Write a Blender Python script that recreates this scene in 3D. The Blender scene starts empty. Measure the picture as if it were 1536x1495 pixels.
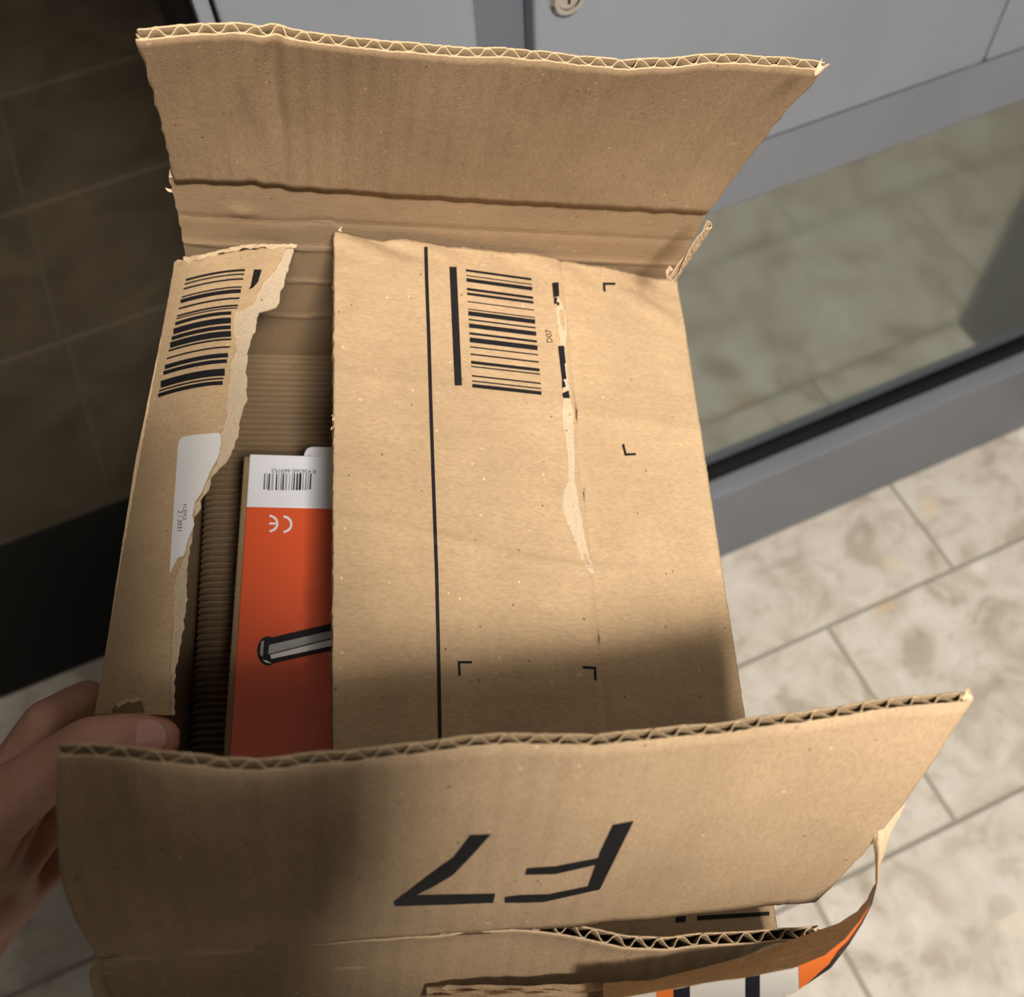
import bpy, bmesh, math, random
from mathutils import Vector, Matrix, noise
from mathutils.bvhtree import BVHTree

random.seed(7)
PI = math.pi
scene = bpy.context.scene
C = scene.collection

# ------------------------------------------------------------------ camera
CAM_H = 1.35
F_PX, CX, CY = 1500.0, 768.0, 747.5
CAM_ROWS = Matrix(((0.91467, -0.40152, -0.04659),
                   (-0.36779, -0.77891, -0.50796),
                   (0.16767, 0.48175, -0.86012)))      # right, down, forward in the room
CAM_POS = Vector((0, 0, CAM_H))
cam_d = bpy.data.cameras.new('camera')
cam_d.sensor_fit = 'HORIZONTAL'
cam_d.sensor_width = 36.0
cam_d.lens = F_PX / 1536.0 * 36.0
cam_d.clip_start = 0.02
cam_d.dof.use_dof = True
cam_d.dof.focus_distance = 0.385
cam_d.dof.aperture_fstop = 11.5
cam = bpy.data.objects.new('camera', cam_d)
C.objects.link(cam)
r_, d_, f_ = (Vector(CAM_ROWS[i]) for i in range(3))
m3 = Matrix((r_, -d_, -f_)).transposed()
cam.matrix_world = Matrix.Translation(CAM_POS) @ m3.to_4x4()
scene.camera = cam

# ------------------------------------------------------------------ world, lamp, exposure
w = bpy.data.worlds.new('dim_room')
scene.world = w
w.use_nodes = True
w.node_tree.nodes['Background'].inputs[0].default_value = (0.95, 0.97, 1.0, 1)
w.node_tree.nodes['Background'].inputs[1].default_value = 0.020
LAMP_POS = Vector((0.085, -0.93, 2.55))
ld = bpy.data.lights.new('ceiling_lamp', 'AREA')
ld.shape = 'DISK'
ld.size = 0.52
ld.energy = 116
ld.color = (1.0, 0.92, 0.81)
lamp = bpy.data.objects.new('ceiling_lamp_light', ld)
C.objects.link(lamp)
lamp.location = LAMP_POS
lamp.rotation_euler = (Vector((0.1, 0.3, 0.9)) - LAMP_POS).to_track_quat('-Z', 'Y').to_euler()
scene.view_settings.view_transform = 'Standard'
scene.view_settings.look = 'None'
scene.view_settings.gamma = 1.0
scene.view_settings.exposure = 0.0
scene.view_settings.use_curve_mapping = False

# ------------------------------------------------------------------ the held box's frame
BR = Matrix(((0.98487, -0.06541, 0.16047),
             (0.00271, -0.92010, -0.39168),
             (0.17327, 0.38619, -0.90600)))            # box axes seen by the camera
BT = Vector((-0.00788, 0.14119, 0.32818))
BOX_M = Matrix.Translation(CAM_POS + CAM_ROWS.transposed() @ BT) @ (CAM_ROWS.transposed() @ BR).to_4x4()
EYE = -(BR.transposed() @ BT)


def ray(px, py):
    return BR.transposed() @ Vector(((px - CX) / F_PX, (py - CY) / F_PX, 1.0))


def hz(px, py, z):                                    # point of the box frame on a level z
    d = ray(px, py)
    return EYE + d * ((z - EYE.z) / d.z)


def hd(px, py, depth):                                # point at a given depth
    return EYE + ray(px, py) * depth


def hcyl(px, py, y0, z0, rad):                        # reach of a flap of length rad hinged on the line y0, z0
    d = ray(px, py)
    oy, oz = EYE.y - y0, EYE.z - z0
    a = d.y * d.y + d.z * d.z
    b = 2 * (oy * d.y + oz * d.z)
    c = oy * oy + oz * oz - rad * rad
    q = b * b - 4 * a * c
    s = (-b - math.sqrt(max(q, 0))) / (2 * a)
    return EYE + d * s


def pxl(p):
    c = BR @ p + BT
    return (c.x / c.z * F_PX + CX, c.y / c.z * F_PX + CY)


def lerp(a, b, t):
    return a + (b - a) * t


def pl(pts, x):                                       # piecewise linear
    if x <= pts[0][0]:
        return pts[0][1]
    for (x0, y0), (x1, y1) in zip(pts, pts[1:]):
        if x <= x1:
            return lerp(y0, y1, (x - x0) / (x1 - x0))
    return pts[-1][1]


def sm(t):
    t = min(1, max(0, t))
    return t * t * (3 - 2 * t)


def n1(x, s=0.0):
    return noise.noise(Vector((x, s * 7.13 + 1.7, s * 3.1)))


def n2(x, y, k=0.0):
    return noise.noise(Vector((x, y, k + 0.37)))


# ------------------------------------------------------------------ materials
MATS = {}


def new_mat(name, col, rough=0.7, metal=0.0, spec=0.3):
    m = bpy.data.materials.new(name)
    m.use_nodes = True
    b = m.node_tree.nodes['Principled BSDF']
    b.inputs['Base Color'].default_value = (*col, 1)
    b.inputs['Roughness'].default_value = rough
    b.inputs['Metallic'].default_value = metal
    b.inputs['Specular IOR Level'].default_value = spec
    MATS[name] = m
    return m, m.node_tree, b


def N(nt, kind, **kw):
    n = nt.nodes.new(kind)
    for k, v in kw.items():
        if k.startswith('in_'):
            n.inputs[k[3:].replace('_', ' ')].default_value = v
        else:
            setattr(n, k, v)
    return n


def ramp(nt, src, stops):
    r = nt.nodes.new('ShaderNodeValToRGB')
    e = r.color_ramp.elements
    while len(e) < len(stops):
        e.new(0.5)
    for i, (p, c) in enumerate(stops):
        e[i].position = p
        e[i].color = (*c, 1) if len(c) == 3 else c
    nt.links.new(src, r.inputs[0])
    return r


def mix(nt, fac, a, b, mode='MIX'):
    m = nt.nodes.new('ShaderNodeMix')
    m.data_type = 'RGBA'
    m.blend_type = mode
    for sock, v in ((m.inputs[0], fac), (m.inputs[6], a), (m.inputs[7], b)):
        if hasattr(v, 'is_linked'):
            nt.links.new(v, sock)
        elif isinstance(v, (int, float)):
            sock.default_value = v
        else:
            sock.default_value = (*v, 1)
    return m.outputs[2]


def kraft(name, base, stretch, wash=None, bump=0.25, wstr=0.6):
    m, nt, b = new_mat(name, base, 0.78, 0, 0.22)
    tc = N(nt, 'ShaderNodeTexCoord')
    mp = N(nt, 'ShaderNodeMapping')
    mp.inputs['Scale'].default_value = stretch
    nt.links.new(tc.outputs['Object'], mp.inputs[0])
    fine = N(nt, 'ShaderNodeTexNoise', in_Scale=900.0, in_Detail=3.0, in_Roughness=0.65)
    nt.links.new(mp.outputs[0], fine.inputs['Vector'])
    big = N(nt, 'ShaderNodeTexNoise', in_Scale=26.0, in_Detail=4.0, in_Roughness=0.6)
    nt.links.new(tc.outputs['Object'], big.inputs['Vector'])
    fl = N(nt, 'ShaderNodeTexVoronoi', in_Scale=310.0, in_Randomness=1.0)
    mp2 = N(nt, 'ShaderNodeMapping')
    mp2.inputs['Scale'].default_value = (1, 1.0, 1)
    mp2.inputs['Rotation'].default_value = (0.3, 0.5, 0.9)
    nt.links.new(tc.outputs['Object'], mp2.inputs[0])
    nt.links.new(mp2.outputs[0], fl.inputs['Vector'])
    dark = tuple(c * 0.87 for c in base)
    lite = tuple(min(1, c * 1.12) for c in base)
    r1 = ramp(nt, fine.outputs['Fac'], [(0.30, dark), (0.5, base), (0.72, lite)])
    r2 = ramp(nt, big.outputs['Fac'], [(0.3, (0.88, 0.88, 0.88)), (0.7, (1.06, 1.06, 1.06))])
    c = mix(nt, 1.0, r1.outputs[0], r2.outputs[0], 'MULTIPLY')
    # rare light and dark fibre flecks
    sel = N(nt, 'ShaderNodeSeparateColor')
    nt.links.new(fl.outputs['Color'], sel.inputs[0])
    near = ramp(nt, fl.outputs['Distance'], [(0.12, (1, 1, 1)), (0.22, (0, 0, 0))])
    pick = ramp(nt, sel.outputs[0], [(0.955, (0, 0, 0)), (0.965, (1, 1, 1))])
    pick2 = ramp(nt, sel.outputs[1], [(0.965, (0, 0, 0)), (0.975, (1, 1, 1))])
    k1 = mix(nt, 1.0, near.outputs[0], pick.outputs[0], 'MULTIPLY')
    k2 = mix(nt, 1.0, near.outputs[0], pick2.outputs[0], 'MULTIPLY')
    c = mix(nt, k1, c, tuple(min(1, x * 1.5) for x in base))
    c = mix(nt, k2, c, tuple(x * 0.45 for x in base))
    nt.links.new(c, b.inputs['Base Color'])
    bp = N(nt, 'ShaderNodeBump', in_Strength=bump, in_Distance=0.0005)
    nt.links.new(fine.outputs['Fac'], bp.inputs['Height'])
    last = bp
    if wash:
        wv = N(nt, 'ShaderNodeTexWave', wave_type='BANDS', bands_direction=wash, in_Scale=2 * PI / 0.0079 / 20.0,
               in_Distortion=0.6, in_Detail=1.0)
        wv.inputs['Detail Scale'].default_value = 30.0
        nt.links.new(tc.outputs['Object'], wv.inputs['Vector'])
        b2 = N(nt, 'ShaderNodeBump', in_Strength=wstr, in_Distance=0.0006)
        nt.links.new(wv.outputs['Fac'], b2.inputs['Height'])
        nt.links.new(bp.outputs[0], b2.inputs['Normal'])
        b3 = N(nt, 'ShaderNodeBump', in_Strength=0.16, in_Distance=0.003)
        nt.links.new(big.outputs['Fac'], b3.inputs['Height'])
        nt.links.new(b2.outputs[0], b3.inputs['Normal'])
        last = b3
    nt.links.new(last.outputs[0], b.inputs['Normal'])
    return m


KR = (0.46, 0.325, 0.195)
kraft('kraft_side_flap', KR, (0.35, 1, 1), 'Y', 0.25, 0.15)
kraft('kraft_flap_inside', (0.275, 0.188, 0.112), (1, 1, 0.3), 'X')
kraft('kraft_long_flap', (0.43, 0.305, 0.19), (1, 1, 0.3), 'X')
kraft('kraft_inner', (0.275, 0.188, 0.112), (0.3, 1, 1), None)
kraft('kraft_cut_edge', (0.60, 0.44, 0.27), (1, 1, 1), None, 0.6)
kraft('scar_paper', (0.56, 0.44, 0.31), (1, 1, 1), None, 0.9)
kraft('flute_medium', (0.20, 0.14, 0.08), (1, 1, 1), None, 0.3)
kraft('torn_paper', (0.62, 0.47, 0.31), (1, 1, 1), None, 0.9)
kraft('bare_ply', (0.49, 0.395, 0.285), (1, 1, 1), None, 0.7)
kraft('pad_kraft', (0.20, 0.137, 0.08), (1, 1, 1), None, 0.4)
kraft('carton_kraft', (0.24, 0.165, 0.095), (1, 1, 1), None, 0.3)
new_mat('ink', (0.010, 0.010, 0.012), 0.6, 0, 0.25)
new_mat('ink_grey', (0.10, 0.10, 0.11), 0.55, 0, 0.3)
new_mat('ink_mid', (0.33, 0.33, 0.34), 0.5, 0, 0.3)
new_mat('ink_light', (0.68, 0.67, 0.68), 0.45, 0, 0.3)
new_mat('navy_ink', (0.012, 0.014, 0.022), 0.5, 0, 0.3)
new_mat('white_paper', (0.62, 0.62, 0.64), 0.55, 0, 0.3)
new_mat('white_coat', (0.68, 0.70, 0.78), 0.35, 0, 0.4)
new_mat('orange_coat', (0.62, 0.085, 0.024), 0.36, 0, 0.4)
new_mat('orange_tape', (0.75, 0.17, 0.03), 0.55, 0, 0.3)
new_mat('white_tape', (0.62, 0.59, 0.55), 0.7, 0, 0.2)
new_mat('black_rubber', (0.006, 0.006, 0.007), 0.5, 0, 0.2)
new_mat('dark_trim', (0.11, 0.125, 0.15), 0.5, 0, 0.3)
new_mat('chrome', (0.75, 0.72, 0.70), 0.18, 1.0)
new_mat('nail', (0.62, 0.33, 0.29), 0.3, 0, 0.5)
new_mat('hair', (0.02, 0.013, 0.009), 0.6, 0, 0.3)
new_mat('phone_black', (0.012, 0.012, 0.014), 0.3, 0, 0.5)
new_mat('phone_screen', (0.02, 0.02, 0.022), 0.1, 0, 0.5)
new_mat('lamp_body', (0.7, 0.7, 0.7), 0.5)


def painted(name, col, rough):
    m, nt, b = new_mat(name, col, rough, 0, 0.4)
    g = N(nt, 'ShaderNodeNewGeometry')
    t = N(nt, 'ShaderNodeTexNoise', in_Scale=9.0, in_Detail=5.0)
    nt.links.new(g.outputs['Position'], t.inputs['Vector'])
    r = ramp(nt, t.outputs['Fac'], [(0.3, tuple(c * 0.94 for c in col)), (0.7, tuple(c * 1.05 for c in col))])
    nt.links.new(r.outputs[0], b.inputs['Base Color'])
    return m


painted('grey_paint', (0.205, 0.226, 0.262), 0.42)
painted('grey_rail', (0.175, 0.19, 0.222), 0.45)
painted('wall_dark', (0.012, 0.011, 0.010), 0.8)
painted('wall_grey', (0.30, 0.30, 0.30), 0.7)
painted('ceiling_white', (0.66, 0.65, 0.63), 0.9)
painted('mat_black', (0.009, 0.010, 0.009), 0.9)

m, nt, b = new_mat('reflective_glass', (0.37, 0.405, 0.385), 0.03, 1.0)      # mirror-coated dark pane
g = N(nt, 'ShaderNodeNewGeometry')
t = N(nt, 'ShaderNodeTexNoise', in_Scale=14.0, in_Detail=4.0)
nt.links.new(g.outputs['Position'], t.inputs['Vector'])
r = ramp(nt, t.outputs['Fac'], [(0.3, (0.07,) * 3), (0.75, (0.12,) * 3)])
nt.links.new(r.outputs[0], b.inputs['Roughness'])

# pale stone tile with drifting clouds and pebbles
m, nt, b = new_mat('stone_tile', (0.6, 0.55, 0.47), 0.38, 0, 0.4)
g = N(nt, 'ShaderNodeNewGeometry')
oi = N(nt, 'ShaderNodeObjectInfo')
add = N(nt, 'ShaderNodeVectorMath', operation='MULTIPLY_ADD')
cmb = N(nt, 'ShaderNodeCombineXYZ')
nt.links.new(oi.outputs['Random'], cmb.inputs[2])
add.inputs[1].default_value = (1, 1, 1)
nt.links.new(g.outputs['Position'], add.inputs[0])
sc_ = N(nt, 'ShaderNodeVectorMath', operation='SCALE')
sc_.inputs['Scale'].default_value = 11.0
nt.links.new(cmb.outputs[0], sc_.inputs[0])
nt.links.new(sc_.outputs[0], add.inputs[2])
a1 = N(nt, 'ShaderNodeTexNoise', in_Scale=13.0, in_Detail=5.0, in_Roughness=0.55, in_Distortion=0.9)
a2 = N(nt, 'ShaderNodeTexNoise', in_Scale=34.0, in_Detail=4.0, in_Roughness=0.6, in_Distortion=0.5)
vo = N(nt, 'ShaderNodeTexVoronoi', in_Scale=19.0)
for q in (a1, a2, vo):
    nt.links.new(add.outputs[0], q.inputs['Vector'])
base = ramp(nt, a1.outputs['Fac'], [(0.34, (0.47, 0.41, 0.35)), (0.46, (0.61, 0.56, 0.495)), (0.56, (0.66, 0.615, 0.555)), (0.7, (0.72, 0.685, 0.63))])
det = ramp(nt, a2.outputs['Fac'], [(0.33, (0.84, 0.82, 0.79)), (0.45, (0.98, 0.98, 0.98)), (0.62, (1.0, 1.0, 1.0)), (0.72, (1.08, 1.08, 1.07))])
c = mix(nt, 1.0, base.outputs[0], det.outputs[0], 'MULTIPLY')
sp = N(nt, 'ShaderNodeSeparateColor')
nt.links.new(vo.outputs['Color'], sp.inputs[0])
pk = ramp(nt, sp.outputs[0], [(0.80, (0, 0, 0)), (0.84, (1, 1, 1))])
ds = ramp(nt, vo.outputs['Distance'], [(0.30, (1, 1, 1)), (0.42, (0, 0, 0))])
k = mix(nt, 1.0, pk.outputs[0], ds.outputs[0], 'MULTIPLY')
kk = mix(nt, 1.0, k, (0.55, 0.55, 0.55), 'MULTIPLY')
peb = ramp(nt, sp.outputs[1], [(0.3, (0.50, 0.44, 0.37)), (0.5, (0.56, 0.49, 0.41)), (0.75, (0.86, 0.83, 0.77)), (0.9, (0.66, 0.50, 0.30))])
c = mix(nt, kk, c, peb.outputs[0])
nt.links.new(c, b.inputs['Base Color'])
new_mat('grout', (0.34, 0.315, 0.27), 0.9)

m, nt, b = new_mat('brown_tile', (0.05, 0.036, 0.022), 0.55, 0, 0.25)
g = N(nt, 'ShaderNodeNewGeometry')
a1 = N(nt, 'ShaderNodeTexNoise', in_Scale=7.0, in_Detail=5.0, in_Distortion=0.8)
nt.links.new(g.outputs['Position'], a1.inputs['Vector'])
r = ramp(nt, a1.outputs['Fac'], [(0.3, (0.080, 0.060, 0.040)), (0.7, (0.125, 0.098, 0.068))])
nt.links.new(r.outputs[0], b.inputs['Base Color'])
new_mat('brown_grout', (0.125, 0.10, 0.07), 0.9)

m, nt, b = new_mat('skin', (0.40, 0.215, 0.15), 0.48, 0, 0.4)
b.inputs['Subsurface Weight'].default_value = 0.12
b.inputs['Subsurface Radius'].default_value = (0.006, 0.002, 0.001)
tc = N(nt, 'ShaderNodeTexCoord')
a1 = N(nt, 'ShaderNodeTexNoise', in_Scale=55.0, in_Detail=4.0)
nt.links.new(tc.outputs['Object'], a1.inputs['Vector'])
r = ramp(nt, a1.outputs['Fac'], [(0.3, (0.50, 0.235, 0.18)), (0.7, (0.58, 0.34, 0.255))])
nt.links.new(r.outputs[0], b.inputs['Base Color'])
a2 = N(nt, 'ShaderNodeTexNoise', in_Scale=420.0, in_Detail=3.0)
nt.links.new(tc.outputs['Object'], a2.inputs['Vector'])
bp = N(nt, 'ShaderNodeBump', in_Strength=0.25, in_Distance=0.0006)
nt.links.new(a2.outputs['Fac'], bp.inputs['Height'])
nt.links.new(bp.outputs[0], b.inputs['Normal'])


def cloth(name, col):
    m, nt, b = new_mat(name, col, 0.9, 0, 0.15)
    tc = N(nt, 'ShaderNodeTexCoord')
    t = N(nt, 'ShaderNodeTexNoise', in_Scale=60.0, in_Detail=6.0)
    nt.links.new(tc.outputs['Object'], t.inputs['Vector'])
    bp = N(nt, 'ShaderNodeBump', in_Strength=0.5, in_Distance=0.004)
    nt.links.new(t.outputs['Fac'], bp.inputs['Height'])
    nt.links.new(bp.outputs[0], b.inputs['Normal'])


cloth('jacket_cloth', (0.014, 0.014, 0.016))
cloth('trouser_cloth', (0.02, 0.022, 0.03))
cloth('shoe_leather', (0.012, 0.011, 0.011))


# ------------------------------------------------------------------ object helpers
def link(name, me, parent=None, mats=(), smooth=False):
    for mn in mats:
        me.materials.append(MATS[mn])
    o = bpy.data.objects.new(name, me)
    C.objects.link(o)
    if parent:
        o.parent = parent
    if smooth:
        for p in me.polygons:
            p.use_smooth = True
    return o


def mesh(name, vs, fs, parent=None, mats=(), mi=None, smooth=False):
    me = bpy.data.meshes.new(name)
    me.from_pydata([tuple(v) for v in vs], [], fs)
    if mi:
        for p, i in zip(me.polygons, mi):
            p.material_index = i
    me.update()
    return link(name, me, parent, mats, smooth)


def fix(o):                                            # outward normals
    bm = bmesh.new()
    bm.from_mesh(o.data)
    bmesh.ops.recalc_face_normals(bm, faces=bm.faces)
    bm.to_mesh(o.data)
    bm.free()
    return o


def thing(name, label, cat, M=None, group=None):
    o = bpy.data.objects.new(name, None)
    o.empty_display_size = 0.05
    C.objects.link(o)
    if M is not None:
        o.matrix_world = M
    o['label'] = label
    o['category'] = cat
    if group:
        o['group'] = group
    return o


def tag(o, label, cat, group=None):
    o['label'] = label
    o['category'] = cat
    if group:
        o['group'] = group
    return o


def structure(o):
    o['kind'] = 'structure'
    return o


def box(name, x0, x1, y0, y1, z0, z1, mat, parent=None, bev=0.0, seg=2):
    bm = bmesh.new()
    bmesh.ops.create_cube(bm, size=1.0)
    bmesh.ops.scale(bm, vec=(x1 - x0, y1 - y0, z1 - z0), verts=bm.verts)
    bmesh.ops.translate(bm, vec=((x0 + x1) / 2, (y0 + y1) / 2, (z0 + z1) / 2), verts=bm.verts)
    if bev:
        bmesh.ops.bevel(bm, geom=bm.edges[:], offset=bev, segments=seg, profile=0.5, affect='EDGES')
    me = bpy.data.meshes.new(name)
    bm.to_mesh(me)
    bm.free()
    return link(name, me, parent, [mat])


def slab(name, top, thick, parent, mats, emat=0, smooth=True, down=Vector((0, 0, -1)), bmat=0):
    """closed sheet from a grid of top points (rows of equal length); thick may be a function(i, j)"""
    R_, K_ = len(top), len(top[0])
    vs, fs, mi = [], [], []
    for i in range(R_):
        for j in range(K_):
            vs.append(top[i][j])
    for i in range(R_):
        for j in range(K_):
            vs.append(top[i][j] + down * thick)
    o = R_ * K_
    for i in range(R_ - 1):
        for j in range(K_ - 1):
            a, b_, c_, d__ = i * K_ + j, i * K_ + j + 1, (i + 1) * K_ + j + 1, (i + 1) * K_ + j
            fs.append((a, b_, c_, d__)); mi.append(0)
            fs.append((o + d__, o + c_, o + b_, o + a)); mi.append(bmat)
    ring = [j for j in range(K_)] + [i * K_ + K_ - 1 for i in range(1, R_)] + \
           [(R_ - 1) * K_ + j for j in range(K_ - 2, -1, -1)] + [i * K_ for i in range(R_ - 2, 0, -1)]
    for q in range(len(ring)):
        a, b_ = ring[q], ring[(q + 1) % len(ring)]
        fs.append((a, o + a, o + b_, b_)); mi.append(emat)
    return fix(mesh(name, vs, fs, parent, mats, mi, False))


def facer(o, lift=0.0003):
    """sight lines onto a finished face: where flat print is to lie on it"""
    tree = BVHTree.FromPolygons([v.co for v in o.data.vertices], [tuple(p.vertices) for p in o.data.polygons])

    def f(px, py, lift=lift):
        d = ray(px, py).normalized()
        h = tree.ray_cast(EYE, d)
        if h[0] is None:
            h = tree.find_nearest(EYE + d * (0.36 / max(0.2, (BR @ d).z)))
        return h[0] - d * lift, h[1]
    return f


def corrugated(name, P, us, vs_, parent, mats, T=0.0040, pitch=0.0079, wave='u', jit=0.0006, hi=None, lo=None, seed=0, liner=0.00055, jlo=None):
    """double-faced board along the mid surface P(u, v): two liners in one mesh, the wavy core as a child.
    mats = (outer, inner, cut edge); the normal du x dv points to the outer side."""
    def nrm(u, v):
        e = 1e-4
        a = P(u + e, v) - P(u - e, v)
        b_ = P(u, v + e) - P(u, v - e)
        return a.cross(b_).normalized()
    U, V = len(us), len(vs_)

    def vv(i, j, layer):                               # ragged cut at both ends in v
        u, v = us[i], vs_[j]
        f = (v - vs_[0]) / (vs_[-1] - vs_[0])
        top = (hi(u) if hi else vs_[-1]) + jit * n1(u * 420, seed + layer * 5.3)
        bot = (lo(u) if lo else vs_[0]) + jit * n1(u * 420, seed + 9 + layer * 5.3) * (jlo(u) if jlo else 1)
        return bot + (top - bot) * f

    def uu(i, j, layer):
        u = us[i]
        if i == 0 or i == U - 1:
            u += jit * n1(vs_[j] * 420, seed + 20 + i + layer * 3.3)
        return u
    pts = {}
    for layer, offs in ((0, (T / 2, T / 2 - liner)), (1, (-T / 2 + liner, -T / 2)), (2, None)):
        pts[layer] = []
        for i in range(U):
            row = []
            for j in range(V):
                u, v = uu(i, j, layer), vv(i, j, layer)
                p, n = P(u, v), nrm(u, v)
                if offs is None:
                    ph = (u if wave == 'u' else v) / pitch * 2 * PI
                    s = math.sin(ph + 0.5 * n1(u * 60, seed))
                    s = max(-1, min(1, s * 1.25))
                    k = (T / 2 - liner * 1.1) * s
                    row.append((p + n * (k + 0.00024), p + n * (k - 0.00024)))
                else:
                    row.append((p + n * offs[0], p + n * offs[1]))
            pts[layer].append(row)

    def sheet(nm, layers, par, ms):
        vs, fs, mi = [], [], []
        for layer in layers:
            o = len(vs)
            for i in range(U):
                for j in range(V):
                    vs.append(pts[layer][i][j][0])
            o2 = len(vs)
            for i in range(U):
                for j in range(V):
                    vs.append(pts[layer][i][j][1])
            fm = 0 if layer == 0 else (1 if layer == 1 else 0)
            for i in range(U - 1):
                for j in range(V - 1):
                    a, b_, c_, d__ = i * V + j, i * V + j + 1, (i + 1) * V + j + 1, (i + 1) * V + j
                    fs.append((o + a, o + d__, o + c_, o + b_)); mi.append(fm if layer != 1 else 3)
                    fs.append((o2 + a, o2 + b_, o2 + c_, o2 + d__)); mi.append(fm if layer != 0 else 3)
            ring = [j for j in range(V)] + [i * V + V - 1 for i in range(1, U)] + \
                   [(U - 1) * V + j for j in range(V - 2, -1, -1)] + [i * V for i in range(U - 2, 0, -1)]
            em = 2 if layer < 2 else 1
            for q in range(len(ring)):
                a, b_ = ring[q], ring[(q + 1) % len(ring)]
                fs.append((o + a, o + b_, o2 + b_, o2 + a)); mi.append(em)
        return mesh(nm, vs, fs, par, ms, mi, True)
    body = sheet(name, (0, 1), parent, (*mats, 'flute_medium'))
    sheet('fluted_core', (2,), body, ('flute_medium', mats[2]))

    return body, facer(body)


def stamp(name, polys, onface, parent, mat, sub=1, thick=0.00012):
    """flat print: quads or polygons given by their outline, laid on a face"""
    vs, fs = [], []
    for poly in polys:
        if len(poly) == 4 and sub > 1:                 # a bar a-b (start end), d-c; subdivided lengthwise a->b
            a, b_, c_, d__ = poly
            wid = max(math.dist(a, d__), math.dist(b_, c_))
            nw = max(1, int(wid / 6))
            o = len(vs)
            for k in range(sub + 1):
                t = k / sub
                p = (lerp(a[0], b_[0], t), lerp(a[1], b_[1], t))
                q = (lerp(d__[0], c_[0], t), lerp(d__[1], c_[1], t))
                for l in range(nw + 1):
                    vs.append(onface(lerp(p[0], q[0], l / nw), lerp(p[1], q[1], l / nw))[0])
                if k:
                    for l in range(nw):
                        b0 = o + k * (nw + 1) + l
                        fs.append((b0 - nw - 1, b0, b0 + 1, b0 - nw))
        else:
            o = len(vs)
            for p in poly:
                vs.append(onface(*p)[0])
            fs.append(tuple(range(o, o + len(poly))))
    return mesh(name, vs, fs, parent, [mat])


def text_mesh(name, s, origin, right, up, size, mat, parent, align='LEFT'):
    cu = bpy.data.curves.new(name, 'FONT')
    cu.body = s
    cu.size = 1.0
    cu.align_x = align
    tmp = bpy.data.objects.new(name, cu)
    C.objects.link(tmp)
    dg = bpy.context.evaluated_depsgraph_get()
    me = bpy.data.meshes.new_from_object(tmp.evaluated_get(dg))
    bpy.data.objects.remove(tmp)
    r, u = right.normalized() * size, up.normalized() * size
    n = r.cross(u).normalized()
    for v in me.vertices:
        v.co = origin + r * v.co.x + u * v.co.y
    me.name = name
    me.materials.clear()
    return link(name, me, parent, [mat])


# ================================================================== THE ROOM
# pale stone floor: grout bed with real tiles
ROW, LEN = 0.3005, 0.60
Y0 = 0.0675
floor = structure(box('floor', -2.9, 2.9, -2.1, 0.768, -0.06, -0.004, 'grout'))
floor['label'] = 'pale beige stone tile floor'


def tile_mesh(name, lx, ly, mat):
    o = box(name, 0, lx, 0, ly, -0.012, 0, mat, None, 0.0015, 1)
    me = o.data
    bpy.data.objects.remove(o)
    return me


JN = 0.0055
full = tile_mesh('floor_tile', LEN - JN, ROW - JN, 'stone_tile')
part_row = tile_mesh('floor_tile_cut', LEN - JN, 0.768 - (Y0 + 2 * ROW) - JN, 'stone_tile')
offs = {0: 0.588, 1: 0.805, -1: 0.372, 2: 0.60, -2: 0.70, -3: 0.45, -4: 0.85, -5: 0.6, -6: 0.4, -7: 0.7}
for k in range(-7, 3):
    for q in range(-7, 6):
        x = offs[k] + q * LEN
        if x < -2.88 or x + LEN > 2.9:
            continue
        t_ = bpy.data.objects.new('floor_tile', full if k < 2 else part_row)
        C.objects.link(t_)
        t_.parent = floor
        t_.location = (x + JN / 2, Y0 + k * ROW + JN / 2, 0)
# black mat strip and dark brown floor of the next room
structure(box('trim_1', -2.6, 0.034, 0.770, 1.020, -0.05, 0.004, 'mat_black', None, 0.002, 1))
fl2 = structure(box('floor', -2.6, 2.6, 1.022, 3.6, -0.06, -0.003, 'brown_grout'))
bt = tile_mesh('floor_tile_brown', 0.37 - 0.006, 0.37 - 0.006, 'brown_tile')
for k in range(7):
    for q in range(-6, 2):
        t_ = bpy.data.objects.new('floor_tile', bt)
        C.objects.link(t_)
        t_.parent = fl2
        t_.location = (-0.335 + q * 0.37 + (0.012 if k == 0 else 0) + 0.004, 1.022 + k * 0.37 + 0.004, 0)
structure(box('wall_back', -2.6, 2.6, 3.6, 3.7, -0.06, 2.7, 'wall_dark'))
structure(box('wall_partition', 0.036, 2.6, 0.640, 1.38, 0.0, 2.7, 'wall_dark'))
structure(box('wall_right', 1.088, 1.5, 0.368, 0.64, 0.0, 2.7, 'wall_grey', None, 0.004, 2))

structure(box('wall_left', -2.3, -2.2, -2.1, 3.6, -0.06, 2.7, 'wall_dark'))
structure(box('wall_front', -2.3, 2.3, -2.2, -2.1, -0.06, 2.7, 'wall_grey'))
structure(box('wall_right', 2.2, 2.3, -2.1, 0.638, -0.06, 2.7, 'wall_grey'))
structure(box('ceiling', -2.6, 2.6, -2.1, 3.7, 2.70, 2.76, 'ceiling_white'))

# grey panel cabinet with lock and low glass pane
cab = thing('locker_cabinet', 'grey painted metal cabinet with round lock above a low reflective glass pane', 'cabinet', Matrix.Translation((0.56, 0.58, 0)))
cx0, cy0 = -0.56, -0.58


def cbox(name, x0, x1, y0, y1, z0, z1, mat, bev=0.0, par=None):
    return box(name, x0 + cx0, x1 + cx0, y0 + cy0, y1 + cy0, z0, z1, mat, par or cab, bev)


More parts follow.
